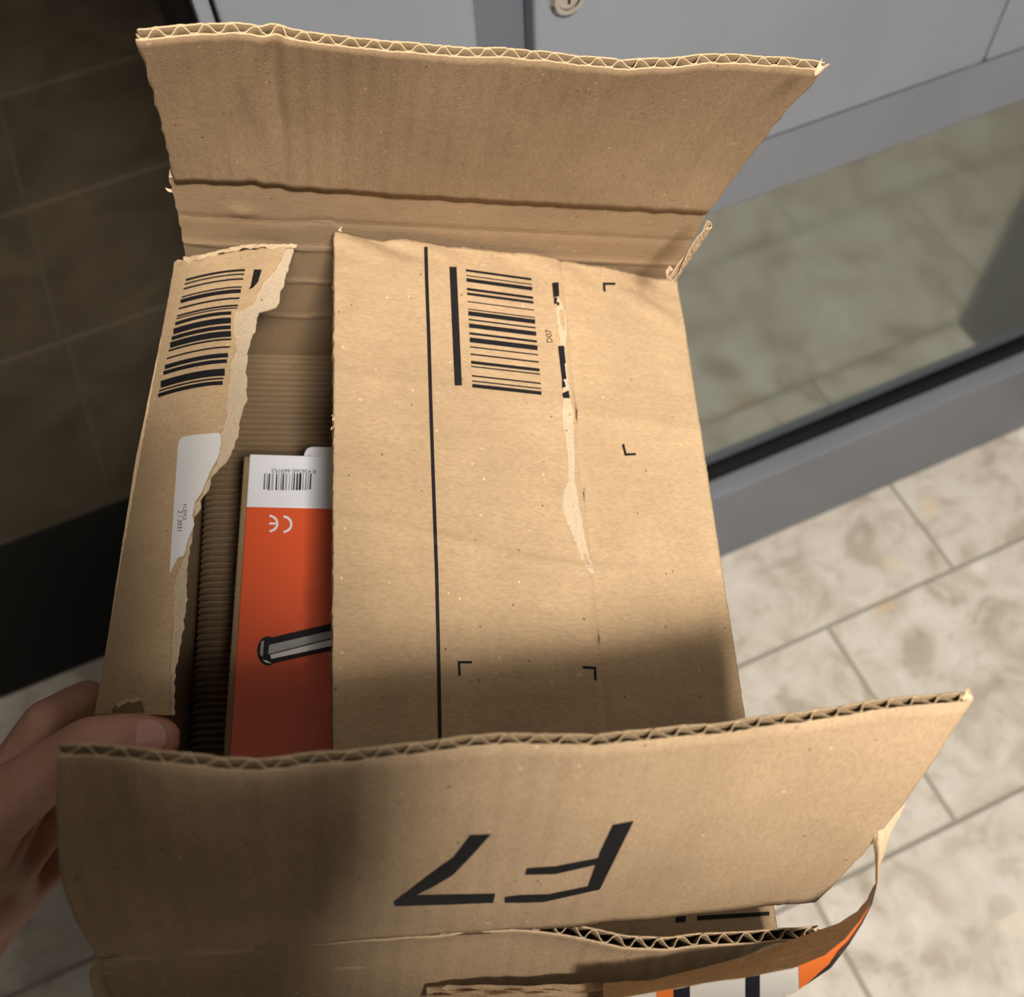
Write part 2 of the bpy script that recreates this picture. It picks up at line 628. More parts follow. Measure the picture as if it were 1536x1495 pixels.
XL, XR = 0.030, 1.086
cbox('bottom_rail', XL, XR, 0.527, 0.600, 0.0, 0.204, 'grey_rail', 0.003)
cbox('middle_rail', XL, XR, 0.527, 0.600, 0.736, 0.816, 'grey_rail', 0.003)
cbox('side_panel', XL + 0.002, XL + 0.03, 0.530, 0.638, 0.2035, 1.72, 'black_rubber', 0.001)
cbox('side_panel', XR - 0.028, XR - 0.001, 0.530, 0.638, 0.2035, 1.72, 'grey_rail', 0.001)
cbox('glass_pane', XL + 0.03, XR - 0.028, 0.560, 0.568, 0.215, 0.737, 'reflective_glass')
cbox('gasket', XL + 0.03, XR - 0.028, 0.552, 0.572, 0.2035, 0.226, 'black_rubber', 0.002)
cbox('back_panel', XL + 0.03, XR - 0.028, 0.585, 0.638, 0.204, 1.72, 'dark_trim')
cbox('edge_strip', XL, 0.0385, 0.518, 0.54, 0.812, 1.72, 'grey_paint', 0.002)
d1 = cbox('door_panel', 0.0405, 0.184, 0.514, 0.586, 0.812, 1.72, 'grey_paint', 0.003)
cbox('dark_stile', 0.1845, 0.221, 0.529, 0.586, 0.816, 1.72, 'dark_trim', 0.001)
d2 = cbox('door_panel', 0.2215, 0.6175, 0.514, 0.586, 0.812, 1.72, 'grey_paint', 0.003)
d3 = cbox('door_panel', 0.6195, XR - 0.001, 0.514, 0.586, 0.812, 1.72, 'grey_paint', 0.003)
cbox('top_cap', XL, XR, 0.514, 0.638, 1.72, 1.74, 'grey_rail', 0.002)


def lathe(name, prof, seg, M, mat, parent):
    vs, fs = [], []
    for (rr, zz) in prof:
        for k in range(seg):
            a = 2 * PI * k / seg
            vs.append(M @ Vector((rr * math.cos(a), rr * math.sin(a), zz)))
    for i in range(len(prof) - 1):
        for k in range(seg):
            fs.append((i * seg + k, i * seg + (k + 1) % seg, (i + 1) * seg + (k + 1) % seg, (i + 1) * seg + k))
    fs.append(tuple(range(seg))[::-1])
    fs.append(tuple((len(prof) - 1) * seg + k for k in range(seg)))
    return fix(mesh(name, vs, fs, parent, [mat], None, False))


LK = Matrix.Translation((0.243 + cx0, 0.514 + cy0, 0.984)) @ Matrix.Rotation(PI / 2, 4, 'X')
lock = lathe('lock', [(0.0115, -0.002), (0.0115, 0.003), (0.0100, 0.0048), (0.0075, 0.0048), (0.0070, 0.0036), (0.0010, 0.0036)], 28, LK, 'chrome', d2)
lock['label'] = 'round chrome cylinder lock'
box('keyhole', 0.2423 + cx0, 0.2437 + cx0, 0.5098 + cy0, 0.5104 + cy0, 0.980, 0.988, 'black_rubber', lock)

# ceiling lamp the light comes from
lt = thing('ceiling_lamp', 'round white ceiling lamp above and behind the viewer', 'lamp', Matrix.Translation(LAMP_POS + Vector((0, 0, 0.02))))
lathe('lamp_housing', [(0.23, 0.02), (0.23, 0.10), (0.19, 0.12), (0.02, 0.12)], 32, Matrix.Identity(4), 'lamp_body', lt)

# ================================================================== THE BOX
bx = thing('cardboard_box', 'opened brown corrugated shipping box held up with raised long flaps marked F7', 'box', BOX_M)
BW, BL, BZ = 0.120, 0.295, -0.19


def frange(a, b, n):
    return [a + (b - a) * i / n for i in range(n + 1)]


# --- back flap: hinged on the back rim, curling like the photo's top edge
BF = 0.099
bt_px = [(205, 52), (250, 48), (300, 43), (350, 42), (400, 44), (450, 52), (500, 60), (560, 66), (640, 75), (700, 78), (760, 79), (850, 88), (930, 96), (990, 95), (1060, 88), (1120, 90), (1180, 93), (1236, 99)]
bt3 = [hcyl(x, y, BL, 0.0, BF) for x, y in bt_px]
bb_px = [(262, 273), (330, 266), (375, 263), (430, 273), (520, 281), (640, 290), (800, 302), (930, 310), (1062, 318)]


def P_back(u, v):                                     # u 0..1 along, v 0..1 up
    k = u * (len(bt3) - 1)
    xs = lerp(bt3[0].x, bt3[-1].x, u)
    tp = Vector((xs, pl([(p.x, p.y) for p in bt3], xs), pl([(p.x, p.z) for p in bt3], xs)))
    xb = lerp(-0.1165, 0.1185, u)
    zb = pl([(-0.12, 0.004), (-0.085, 0.0065), (-0.07, 0.004), (0.0, 0.003), (0.12, 0.0025)], xb)
    bot = Vector((xb, BL + 0.0016, zb))
    p = bot.lerp(tp, v)
    p.y += 0.0035 * math.sin(PI * v) * (0.6 + 0.4 * math.sin(u * 9))
    # upright crumple near the left end
    g = math.exp(-((u - 0.155 - 0.012 * math.sin(v * 7)) / 0.013) ** 2) - 0.9 * math.exp(-((u - 0.185 - 0.01 * math.sin(v * 6)) / 0.014) ** 2)
    p.y += -0.0013 * g * (0.45 + 0.55 * v)
    p.y += 0.0006 * n2(u * 24, v * 2.0, 1) + 0.00025 * n2(u * 60, v * 3, 2)
    return p


us = frange(0, 1, 232)
vs = frange(0, 1, 22)
# u is 0..1 over about 0.245 m, so the flute pitch is given in u
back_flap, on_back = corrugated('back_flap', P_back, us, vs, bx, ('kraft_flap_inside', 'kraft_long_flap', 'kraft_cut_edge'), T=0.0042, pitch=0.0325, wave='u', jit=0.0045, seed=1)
back_flap['label'] = 'raised long back flap with open flutes along its top edge'

# --- back wall (inner face seen), pressed with height creases
def y_backwall(x, z):
    y = BL + 0.0018
    for zc, a, wd in ((-0.020, 0.0005, 0.0022), (-0.0385, -0.0009, 0.002), (-0.066, -0.0007, 0.002), (-0.096, -0.0006, 0.002)):
        y += a * math.exp(-((z - zc - 0.0022 * n1(x * 40, zc * 50) * (1.6 if x < -0.05 else 0.25)) / wd) ** 2)
    y += 0.0009 * n2(x * 45, z * 40, 4) * sm((-0.05 - x) / 0.04) * sm((z + 0.07) / 0.04)
    y -= 0.0016 * math.exp(-((x + 0.091) / 0.006) ** 2 - ((z + 0.0145) / 0.004) ** 2)
    return y


rows = []
for i, z in enumerate(frange(0.0045, BZ, 110)):
    row = []
    xl = -0.1185 - 0.0008 * n1(z * 300, 3)
    xr = 0.1190 + 0.0008 * n1(z * 300, 4)
    for x in frange(xl, xr, 100):
        row.append(Vector((x, y_backwall(x, z), z)))
    rows.append(row)
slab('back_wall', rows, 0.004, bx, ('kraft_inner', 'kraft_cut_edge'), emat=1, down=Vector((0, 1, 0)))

# --- front flap, marked F7, leaning in over the opening
FF = 0.106
ft_px = [(88, 1128), (140, 1130), (200, 1135), (260, 1139), (330, 1143), (400, 1142), (480, 1134), (560, 1127), (640, 1118), (700, 1112), (760, 1109), (830, 1111), (890, 1112), (940, 1106), (1000, 1098), (1060, 1091), (1120, 1083), (1200, 1073), (1280, 1063), (1360, 1056), (1420, 1050), (1452, 1046)]
ft3 = [hcyl(x, y, 0.0, 0.0, FF) for x, y in ft_px]


def P_front(u, v):                                    # u 0..1 left to right, v 0..1 up
    xs = lerp(ft3[0].x, ft3[-1].x, u)
    tp = Vector((xs, pl([(p.x, p.y) for p in ft3], xs), pl([(p.x, p.z) for p in ft3], xs)))
    xb = lerp(-0.1205, 0.1155, u)
    bot = Vector((xb, 0.0005 + 0.002 * sm((u - 0.6) / 0.4), 0.0))
    p = bot.lerp(tp, v)
    p.x -= 0.004 * math.sin(PI * v) * max(0, 1 - u / 0.08)
    p.y += -0.0028 * math.sin(PI * v)
    p.z += 0.001 * math.sin(PI * v)
    p.y += 0.0007 * math.sin(u * 14 + 1.0) * v + 0.0006 * n2(u * 18, v * 1.2, 3)
    return p


front_flap, on_front = corrugated('front_flap', P_front, us, vs, bx, ('kraft_long_flap', 'kraft_flap_inside', 'kraft_cut_edge'), T=0.0040, pitch=0.0325, wave='u', jit=0.0035, seed=3, jlo=lambda u: sm((u - 0.5) / 0.15))
front_flap['label'] = 'raised front flap printed with upside-down F7'


of = on_front

seven = [(705, 1252), (737, 1251), (706, 1285), (680, 1312), (650, 1330), (625, 1342), (743, 1340), (740, 1353), (592, 1359), (590, 1352), (618, 1330), (645, 1310), (680, 1285)]
# cut into convex pieces so that the ink hugs the bent board
stamp('printed_digit', [[(705, 1252), (737, 1251), (706, 1285), (680, 1285)], [(680, 1285), (706, 1285), (680, 1312), (645, 1310)],
                        [(645, 1310), (680, 1312), (650, 1330), (618, 1331)], [(618, 1331), (650, 1330), (625, 1342), (590, 1352)],
                        [(590, 1352), (625, 1342), (743, 1340), (740, 1354)], [(590, 1352), (740, 1354), (666, 1357), (592, 1359)]], of, front_flap, 'ink', 8)
stamp('printed_letter', [[(919, 1237), (951, 1231), (925, 1283), (900, 1277)], [(900, 1277), (925, 1283), (900, 1334), (881, 1330)],
                         [(757, 1345), (780, 1342), (782, 1354), (757, 1354)], [(780, 1342), (823, 1341), (815, 1353), (782, 1354)],
                         [(823, 1341), (881, 1329), (900, 1334), (815, 1353)],
                         [(790, 1302), (833, 1299), (833, 1311), (787, 1312)], [(833, 1299), (900, 1286), (894, 1297), (833, 1311)]], of, front_flap, 'ink', 8)

# --- front wall: torn loose from the flap on its right half, bellied towards the viewer
def P_fwall(u, v):                                    # u along x, v from top (0) to bottom (1)
    x = lerp(-0.121, 0.1165, u)
    top_y = 0.0012 - 0.0097 * sm((u - 0.52) / 0.25)
    z = 0.0026 - v * 0.190
    z -= 0.005 * sm((u - 0.5) / 0.3) * (1 - v)
    dy = -0.030 * sm(v / 0.35) + 0.026 * sm((v - 0.35) / 0.65)
    return Vector((x, top_y + dy + 0.0006 * n2(u * 20, v * 3, 7), z + 0.0010 * n1(u * 70, 2) * (1 - v)))


front_wall, on_fw = corrugated('front_wall', P_fwall, us, frange(0, 1, 30), bx, ('kraft_long_flap', 'kraft_long_flap', 'torn_paper'), T=0.0042, pitch=0.0325, wave='u', jit=0.006, seed=5, jlo=lambda u: sm((u - 0.5) / 0.15))

# --- right wall and the broad right flap
rows = []
for z in frange(-0.049, BZ, 14):
    rows.append([Vector((0.1195 + 0.0004 * n1(y * 60, z * 20), y, z)) for y in frange(-0.004, 0.297, 40)])
slab('right_wall', rows, 0.004, bx, ('kraft_side_flap', 'kraft_cut_edge'), emat=1, down=Vector((-1, 0, 0)))


def z_rflap(x, y):
    z = pl([(-0.052, -0.0195), (0.056, -0.0365), (0.121, -0.0500)], x)
    xc = 0.057
    z -= 0.0009 * math.exp(-((x - xc - 0.0015 * n1(y * 40, 5)) / 0.0017) ** 2)
    # cross crease from the left edge to the tear
    yc = lerp(0.152, 0.136, sm((x + 0.05) / 0.11))
    z += 0.0007 * math.exp(-((y - yc) / 0.0018) ** 2) * sm((0.085 - x) / 0.03)
    z += 0.0005 * math.exp(-((y - 0.215 + 0.05 * x) / 0.004) ** 2)
    # crumpled back end
    e = sm((y - 0.272) / 0.02)
    z += e * (0.0022 * n2(x * 48 + y * 60, y * 30, 6) - 0.0012)
    z += 0.0018 * e * math.sin((y * 420 + x * 130)) * math.exp(-((x + 0.03) / 0.03) ** 2) * 0.5
    z += 0.0018 * math.exp(-((x - 0.10) / 0.018) ** 2 - ((y - 0.275 + (x - 0.1) * 0.5) / 0.005) ** 2)
    z += 0.0007 * n2(x * 18 + 3, y * 14, 5)
    return z


def P_rflap(u, v):                                    # u along y, v along x from hinge to free edge ; normal up
    return Vector((v, u, z_rflap(v, u)))


back_edge = [(-0.051, 0.2915), (-0.02, 0.2925), (0.02, 0.294), (0.06, 0.2945), (0.12, 0.2945)]


def P_rf(u, v):                                       # u 0..1 across x, v 0..1 along y
    x = lerp(-0.0508, 0.1200, u)
    y1 = pl(back_edge, x) + 0.0006 * n1(x * 220, 8)
    y = lerp(-0.0095, y1, v)
    x -= 0.0006 * max(0, n1(y * 330, 2.5)) * (1 if u < 0.02 else 0)
    return Vector((x, y, z_rflap(x, y)))


right_flap, on_right = corrugated('right_flap', P_rf, frange(0, 1, 150), frange(0, 1, 190), bx, ('kraft_side_flap', 'kraft_flap_inside', 'kraft_cut_edge'), T=0.0040, pitch=0.0268, wave='v', jit=0.0022, seed=7)
right_flap['label'] = 'broad flap lying over the right side, printed with barcode and corner marks'


orf = on_right


def quad_line(pts, wd):
    out = []
    for (a, b_) in zip(pts, pts[1:]):
        dx, dy = b_[0] - a[0], b_[1] - a[1]
        l = math.hypot(dx, dy)
        nx, ny = -dy / l * wd / 2, dx / l * wd / 2
        out.append([(a[0] + nx, a[1] + ny), (b_[0] + nx, b_[1] + ny), (b_[0] - nx, b_[1] - ny), (a[0] - nx, a[1] - ny)])
    return out


stamp('printed_line', quad_line([(638.8, 370), (640, 420), (643, 500), (646, 600), (650, 720), (655, 860), (658, 990), (660, 1105), (664, 1260)], 5.4), orf, right_flap, 'ink', 16)
stamp('printed_bar', [[(674, 400), (682, 578), (693, 578), (685, 400)]], orf, right_flap, 'ink', 40)
bars = [(218, 9), (238, 4), (255, 14), (290, 10), (308, 10), (338, 4), (367, 4), (383, 17), (407, 6), (430, 17), (460, 9), (485, 19), (512, 5), (540, 6), (571, 12), (587, 5), (623, 6), (643, 5), (661, 14)]
qs = []
for y_, th in bars:
    f = (y_ - 218) / 443.0
    lx, rx = 480 + lerp(560, 585, f) / 2.56, 480 + lerp(812, 851, f) / 2.56
    ly, ry = 320 + y_ / 2.56, 320 + lerp(253, 690, f) / 2.56
    h = th / 2.56 / 2
    qs.append([(lx, ly - h), (rx, ry - h), (rx, ry + h), (lx, ly + h)])
stamp('printed_barcode', qs, orf, right_flap, 'ink', 24)
# broken black bar under the torn tape line
stamp('printed_bar', [[(828, 424), (838, 423), (839, 444), (830, 446)], [(831, 446), (836, 446), (835, 455), (831, 456)], [(835, 453), (839, 453), (839, 458), (835, 458)]], orf, right_flap, 'ink')
stamp('printed_bar', [[(837, 519), (846, 518), (849, 545), (840, 546)], [(840, 546), (847, 545), (850, 568), (843, 570)], [(843, 568), (847, 572), (849, 580), (843, 582)], [(843, 590), (853, 585), (855, 597), (845, 597)]], orf, right_flap, 'ink')
p0, _ = orf(829, 514.5)
p1, _ = orf(826.5, 494)
p2, _ = orf(819, 514.5)
text_mesh('printed_code', 'D07', p0, p1 - p0, p2 - p0, 0.0042, 'ink', right_flap)
cm = []
for pts in ([(907, 437), (906, 425.5), (923, 425.5)], [(934.5, 666), (938.5, 681.5), (954, 681)], [(689.5, 1013), (688.5, 993), (708, 993)], [(874, 1000.5), (892.5, 1001.5), (893.5, 1020)]):
    cm = quad_line(pts, 3.6)
    a = pts[1]
    cm.append([(a[0] - 1.8, a[1] - 1.8), (a[0] + 1.8, a[1] - 1.8), (a[0] + 1.8, a[1] + 1.8), (a[0] - 1.8, a[1] + 1.8)])
    stamp('printed_corner_mark', cm, orf, right_flap, 'ink')
stamp('printed_bar', [[(1012, 1350), (1027, 1350), (1029, 1382), (1014, 1383)]], orf, right_flap, 'ink')
stamp('printed_bar', [[(1046, 1373), (1154, 1367), (1154, 1373), (1046, 1380)]], orf, right_flap, 'ink', 4)
# pale scar where tape was ripped off along the crease
scar = [(833, 447, 838), (835, 470, 848), (838, 500, 850), (842, 518, 848), (846, 560, 851), (845, 600, 856), (843, 622, 860), (847, 650, 861), (852, 690, 862), (853, 720, 861), (845, 738, 866), (844, 760, 868), (850, 780, 873), (858, 800, 876), (866, 820, 880), (872, 838, 885), (880, 852, 890), (888, 862, 892)]
dense = []
for (a, b_) in zip(scar, scar[1:]):
    for k in range(6):
        t = k / 6
        yy = lerp(a[1], b_[1], t)
        dense.append((lerp(a[0], b_[0], t) + 2.2 * n1(yy * 0.35, 1), yy, lerp(a[2], b_[2], t) + 1.6 * n1(yy * 0.4, 2)))
vsx, fsx = [], []
for i, (l, y_, r) in enumerate(dense):
    vsx += [orf(l, y_, 0.00022)[0], orf(r, y_, 0.00022)[0]]
    if i:
        fsx.append((2 * i - 2, 2 * i - 1, 2 * i + 1, 2 * i))
scar_o = mesh('tape_scar', vsx, fsx, right_flap, ['scar_paper'])
scar_o['label'] = 'pale torn scar where tape was ripped off'

# --- left wall, pulled outwards by the thumb, and its torn flap
def x_lwall(y, z):
    t = pl([(-0.004, -0.1205), (0.03, -0.1335), (0.085, -0.1400), (0.189, -0.1340), (0.293, -0.1235), (0.3, -0.1225)], y)
    return lerp(-0.1215, t, sm((z - BZ) / (-0.05 - BZ)))


rows = []
for z in frange(-0.0515, BZ, 20):
    rows.append([Vector((x_lwall(y, z), y, z + (0.0008 * n1(y * 200, 3) if z > -0.055 else 0))) for y in frange(-0.004, 0.296, 60)])
slab('left_wall', rows, 0.004, bx, ('kraft_side_flap', 'kraft_cut_edge'), emat=1, down=Vector((1, 0, 0)))

A_px = [(360, 432), (385, 424), (400, 415), (420, 398), (440, 386), (455, 378), (463, 366), (468, 352), (490, 351), (520, 353), (545, 345), (560, 346), (580, 341), (600, 339), (620, 340), (640, 333), (655, 330), (672, 331), (690, 327), (705, 318), (720, 311), (740, 303), (755, 292), (775, 288), (790, 291), (810, 282), (830, 277), (850, 270), (865, 262), (890, 258), (920, 259), (960, 257), (1000, 255), (1040, 255), (1080, 254)]
B_px = [(360, 441), (380, 439), (400, 432), (430, 424), (461, 415), (464, 404), (466, 388), (475, 386), (490, 384), (510, 376), (530, 371), (560, 370), (575, 371), (600, 369), (620, 362), (640, 359), (655, 356), (675, 349), (690, 342), (705, 327), (715, 318), (735, 314), (750, 300), (762, 303), (775, 291), (800, 289), (820, 285), (850, 281), (880, 281), (910, 279), (940, 275), (960, 273), (985, 267), (1010, 262), (1040, 262), (1080, 262)]


def z_lf(s):
    return -0.0485 + 0.020 * (1 - (1 - s) ** 2)


def row_left(t):
    return (262 - 120 * t + 1.2 * n1(t * 90, 1), 393 + 677 * t)


def lf_pt(px, py, dz=0.0):
    """point on the torn flap: height follows how far in from the hinge it lies"""
    t = (py - 393) / 677
    s = 0.5
    for _ in range(8):
        tt = min(1, max(-0.03, (py - (393 - 21 * s)) / 677))
        l = 262 - 120 * tt
        wd = max(30, 175 - 55 * sm(tt / 0.6))
        s = min(1.15, max(0, (px - l) / wd))
    return hz(px, py, z_lf(s) + dz + 0.0009 * math.sin(s * 8 + tt * 5) * sm((0.2 - tt) / 0.2))


def lf_rows(edge, dz, nr=190, nc=22, jit=1.6):
    rows = []
    for i in range(nr + 1):
        t = i / nr
        l = row_left(t)
        pr = 372 + 700 * t
        e = pl(edge, pr) + jit * n1(t * 75, dz * 9000) + 0.6 * jit * n1(t * 260, 4)
        row = []
        for j in range(nc + 1):
            s = j / nc
            px = lerp(l[0], e, s)
            py = lerp(l[1], pr, s)
            if t < 0.03:                               # frayed upper end
                py += (-4 * sm(s / 0.35) * (1 - t / 0.03) * 1.0) + 3.0 * n1(px * 0.12, 6) * (1 - t / 0.03)
            row.append(lf_pt(px, py, dz))
        rows.append(row)
    return rows


left_flap = slab('left_flap', lf_rows(A_px, 0.0, jit=3.0), 0.0011, bx, ('kraft_side_flap', 'kraft_cut_edge'), emat=1)
left_flap['label'] = 'narrow left flap with torn ragged edge and half a barcode'
ply = slab('bare_ply', lf_rows(B_px, -0.0013, jit=2.8), 0.0009, left_flap, ('bare_ply', 'torn_paper'), emat=1)
ply['label'] = 'lighter inner ply showing along the tear'
tr = [[lf_pt(lerp(275 + 20 * s, 280, 0) + 150 * s, 388 - 19 * sm(s * 1.6) + t * (5 + 5 * n1(s * 14, 3)) - 3 + 2 * n1(s * 30, 9), 0.0007 + 0.0012 * n1(s * 11, 2)) for t in frange(0, 1, 3)] for s in frange(0, 1, 60)]
slab('torn_shred', tr, 0.0004, left_flap, ('torn_paper',))


olf = facer(left_flap)


rb = [(243, 10), (265, 6), (292, 7), (337, 6), (360, 18), (400, 8), (441, 8), (455, 5), (483, 16), (525, 28), (563, 18), (600, 28), (630, 8), (673, 7), (720, 20), (753, 18), (815, 34), (850, 7), (875, 18)]
qs = []
for y_, th in rb:
    f = (y_ - 243) / (875 - 243.0)
    rx, ry = 120 + lerp(925, 800, f) / 3.7375, 340 + y_ / 3.7375
    rx = min(rx, pl(A_px, ry) - 5)
    th = th * 1.15 + 1.5
    lx, ly = 120 + lerp(592, 437, f) / 3.7375, 340 + lerp(299, 946, f) / 3.7375
    h = th / 3.7375 / 2
    qs.append([(lx, ly - h), (rx, ry - h), (rx, ry + h), (lx, ly + h)])


def bent(poly):                                        # printed lines follow the bowed board: level further in
    (ax, ay), (bx_, by_), (cx_, cy_), (dx_, dy_) = poly
    out = []
    n = 8
    fn = lambda t: 1 - (1 - t) ** 1.7
    for k in range(n):
        t0, t1 = k / n, (k + 1) / n
        out.append([(lerp(ax, bx_, t0), lerp(ay, by_, fn(t0))), (lerp(ax, bx_, t1), lerp(ay, by_, fn(t1))),
                    (lerp(dx_, cx_, t1), lerp(dy_, cy_, fn(t1))), (lerp(dx_, cx_, t0), lerp(dy_, cy_, fn(t0)))])
    return out


stamp('printed_barcode', [q for p in qs for q in bent(p)], olf, left_flap, 'ink')
stamp('printed_bar', [[(381, 404), (393, 404), (387, 423), (376, 428)], [(376, 428), (387, 423), (380, 431), (373, 434)]], olf, left_flap, 'ink')
# white address label cut by the tear
lab = [(268, 664, 0), (272, 657, 0), (280, 654, 0)]
vsx, fsx = [], []
for i, py in enumerate(frange(652, 858, 70)):
    l = pl([(652, 290), (653.5, 277), (656, 272), (661, 268.5), (668, 267), (858, 254)], py)
    r = min(pl(A_px, py) + 0.4, pl([(652, 300), (651, 330), (858, 600)], py)) if py > 653 else 326
    if py > 835:
        r = min(r, lerp(268, 256, (py - 835) / 23))
    r = max(r, l + 0.5)
    tilt = -3.0
    vsx += [lf_pt(lerp(l, r, q / 9), py - 5.0 * q / 9 * (r - l) / 60, 0.0004) for q in range(10)]
    if i:
        o = 10 * i
        fsx += [(o - 10 + q, o - 9 + q, o + 1 + q, o + q) for q in range(9)]
label_o = mesh('address_label', vsx, fsx, left_flap, ['white_paper'])
label_o['label'] = 'white address sticker cut through by the tear'
a0, a1, a2 = lf_pt(267, 765, 0.0006), lf_pt(266, 798, 0.0006), lf_pt(275, 765.4, 0.0006)
text_mesh('label_text', '2 / 3031', a0, a1 - a0, a2 - a0, 0.0029, 'ink', label_o)
a0, a1, a2 = lf_pt(275, 755, 0.0006), lf_pt(274, 790, 0.0006), lf_pt(281, 755.3, 0.0006)
text_mesh('label_text', 'KLEVUI', a0, a1 - a0, a2 - a0, 0.0023, 'ink', label_o)
# hole bitten out of the flap's end
hole = [(168, 1064), (174, 1056), (180, 1052), (186, 1050), (189, 1046), (194, 1049), (200, 1048), (207, 1045), (212, 1049), (214, 1056), (217, 1067), (200, 1069), (184, 1068)]
stamp('torn_hole', [[a, b_, (b_[0], 1068.5), (a[0], 1068.5)] for a, b_ in zip(hole[:11], hole[1:11])], lambda x, y: (lf_pt(x, y, 0.0004), None), left_flap, 'flute_medium')
rim_ = [(a, (a[0] + 3, a[1] + 5)) for a in hole[1:9]]
stamp('torn_shred', [[a[0], b_[0], b_[1], a[1]] for a, b_ in zip(rim_, rim_[1:])], lambda x, y: (lf_pt(x, y, 0.0005), None), left_flap, 'torn_paper')

# --- bottom
box('bottom', -0.1195, 0.1195, -0.002, 0.297, BZ - 0.004, BZ, 'kraft_inner', bx)

# --- torn corner roll at the back right, frayed tips
cr = []
for t in frange(0, 1, 24):
    px, py = lerp(1062, 1008, t), lerp(322, 408, t)
    base_p = hd(px, py, 0.445 + 0.012 * t)
    row = []
    for s in frange(0, 1, 8):
        a = s * 3.6 + 0.6 * math.sin(t * 5)
        rr = 0.0021 * (1 - 0.35 * t) + 0.0006 * n1(t * 20, s)
        row.append(base_p + Vector((-0.001 + rr * math.sin(a), -0.003 - rr * (1 - math.cos(a)), 0.0006 * n1(t * 30 + s * 5, 1))))
    cr.append(row)
slab('torn_corner', cr, 0.0005, bx, ('kraft_inner', 'torn_paper'), emat=1, down=Vector((0.3, -0.95, 0)))


def shred(px, py, depth, ang, ln, wd, parent=bx, seed=0):
    """a small frayed paper tip"""
    p = hd(px, py, depth)
    ax = (hd(px + math.cos(ang) * 10, py + math.sin(ang) * 10, depth) - p).normalized()
    sx = (hd(px - math.sin(ang) * 10, py + math.cos(ang) * 10, depth) - p).normalized()
    up = ax.cross(sx).normalized()
    rows = []
    for t in frange(0, 1, 8):
        wv = wd * (1 - t) ** 0.7 + 0.0002
        c_ = p + ax * ln * t + sx * (0.3 * wd * math.sin(t * 5 + seed)) + up * (0.0010 * math.sin(t * 4 + seed))
        rows.append([c_ - sx * wv / 2, c_ + up * wv * 0.15, c_ + sx * wv / 2])
    return slab('torn_shred', rows, 0.0003, parent, ('torn_paper',), down=up)


shred(266, 288, 0.432, 3.5, 0.0050, 0.0022, seed=1)
shred(275, 290, 0.432, 5.4, 0.0045, 0.003, seed=2)
shred(1228, 96, 0.352, 0.55, 0.0036, 0.0050, back_flap, seed=0)
shred(514, 352, 0.452, -2.0, 0.004, 0.003, right_flap, seed=3)
shred(503, 628, 0.40, -2.5, 0.0022, 0.0014, right_flap, seed=4)
shred(502, 640, 0.40, 2.6, 0.0020, 0.0012, right_flap, seed=5)
shred(1448, 1050, 0.268, -1.1, 0.0035, 0.0030, front_flap, seed=6)
shred(1000, 408, 0.456, -0.2, 0.003, 0.004, right_flap, seed=8)
shred(290, 1432, 0.30, 0.2, 0.001, 0.001, front_wall, seed=8)

# curled scrap on the torn front edge, right
cr = []
c0 = hd(1232, 1388, 0.345)
for t in frange(0, 1, 16):
    a = -0.6 + t * 4.0
    rr = 0.0032
    q = c0 + Vector((0.001 + rr * math.cos(a), -0.001, 0.0015 + rr * math.sin(a)))
    cr.append([q, q + Vector((0.0003, -0.004, 0.0))])
slab('torn_shred', cr, 0.0004, front_wall, ('torn_paper',), down=Vector((0, 0, -1)))

# --- peeled strip of printed paper tape hanging off the front right corner
up_e = [(905, 1474, .337), (975, 1470, .337), (1050, 1452, .337), (1120, 1434, .337), (1180, 1412, .336), (1225, 1396, .335), (1258, 1384, .333), (1286, 1366, .330), (1303, 1346, .327), (1313, 1325, .324)]
lo_e = [(905, 1500, .320), (985, 1487, .320), (1060, 1474, .320), (1130, 1464, .320), (1190, 1452, .320), (1238, 1432, .320), (1268, 1408, .320), (1290, 1380, .320), (1305, 1354, .320), (1314, 1328, .320)]
dn_e = [(905, 1560, .330), (985, 1540, .330), (1060, 1520, .328), (1130, 1510, .326), (1190, 1490, .324), (1246, 1452, .3225), (1274, 1416, .3215), (1294, 1384, .3208), (1308, 1356, .3204), (1315, 1329, .3202)]


def dens(a, n=6):
    out = []
    for p, q in zip(a, a[1:]):
        for k in range(n):
            out.append(tuple(lerp(p[i], q[i], k / n) for i in range(3)))
    out.append(a[-1])
    return out


UE, LE, DE = dens(up_e), dens(lo_e), dens(dn_e)
rows = []
for i, (a, b_) in enumerate(zip(UE, LE)):
    row = []
    for t in frange(0, 1, 10):
        p = hd(lerp(a[0], b_[0], t) + 0.8 * n1(i * 0.5, t), lerp(a[1], b_[1], t), lerp(a[2], b_[2], t))
        row.append(p + Vector((0, 0, 0.0012 * n1(i * 0.22, t * 3))))
    rows.append(row)
tape = slab('tape_strip', rows, 0.0004, bx, ('kraft_long_flap', 'torn_paper'), emat=1, down=Vector((0, -0.5, -0.86)))
tape['label'] = 'peeled strip of printed paper tape curling up at the corner'
# printed outside of the strip, rolled over the lower edge
rows = []
for a, b_ in zip(LE, DE):
    rows.append([hd(lerp(a[0], b_[0], t), lerp(a[1], b_[1], t), lerp(a[2], b_[2], t) - 0.0006 * math.sin(PI * t)) for t in frange(0, 1, 8)])
out_f = slab('tape_face', rows, 0.0003, tape, ('white_tape',), down=Vector((0, 0.5, -0.86)))


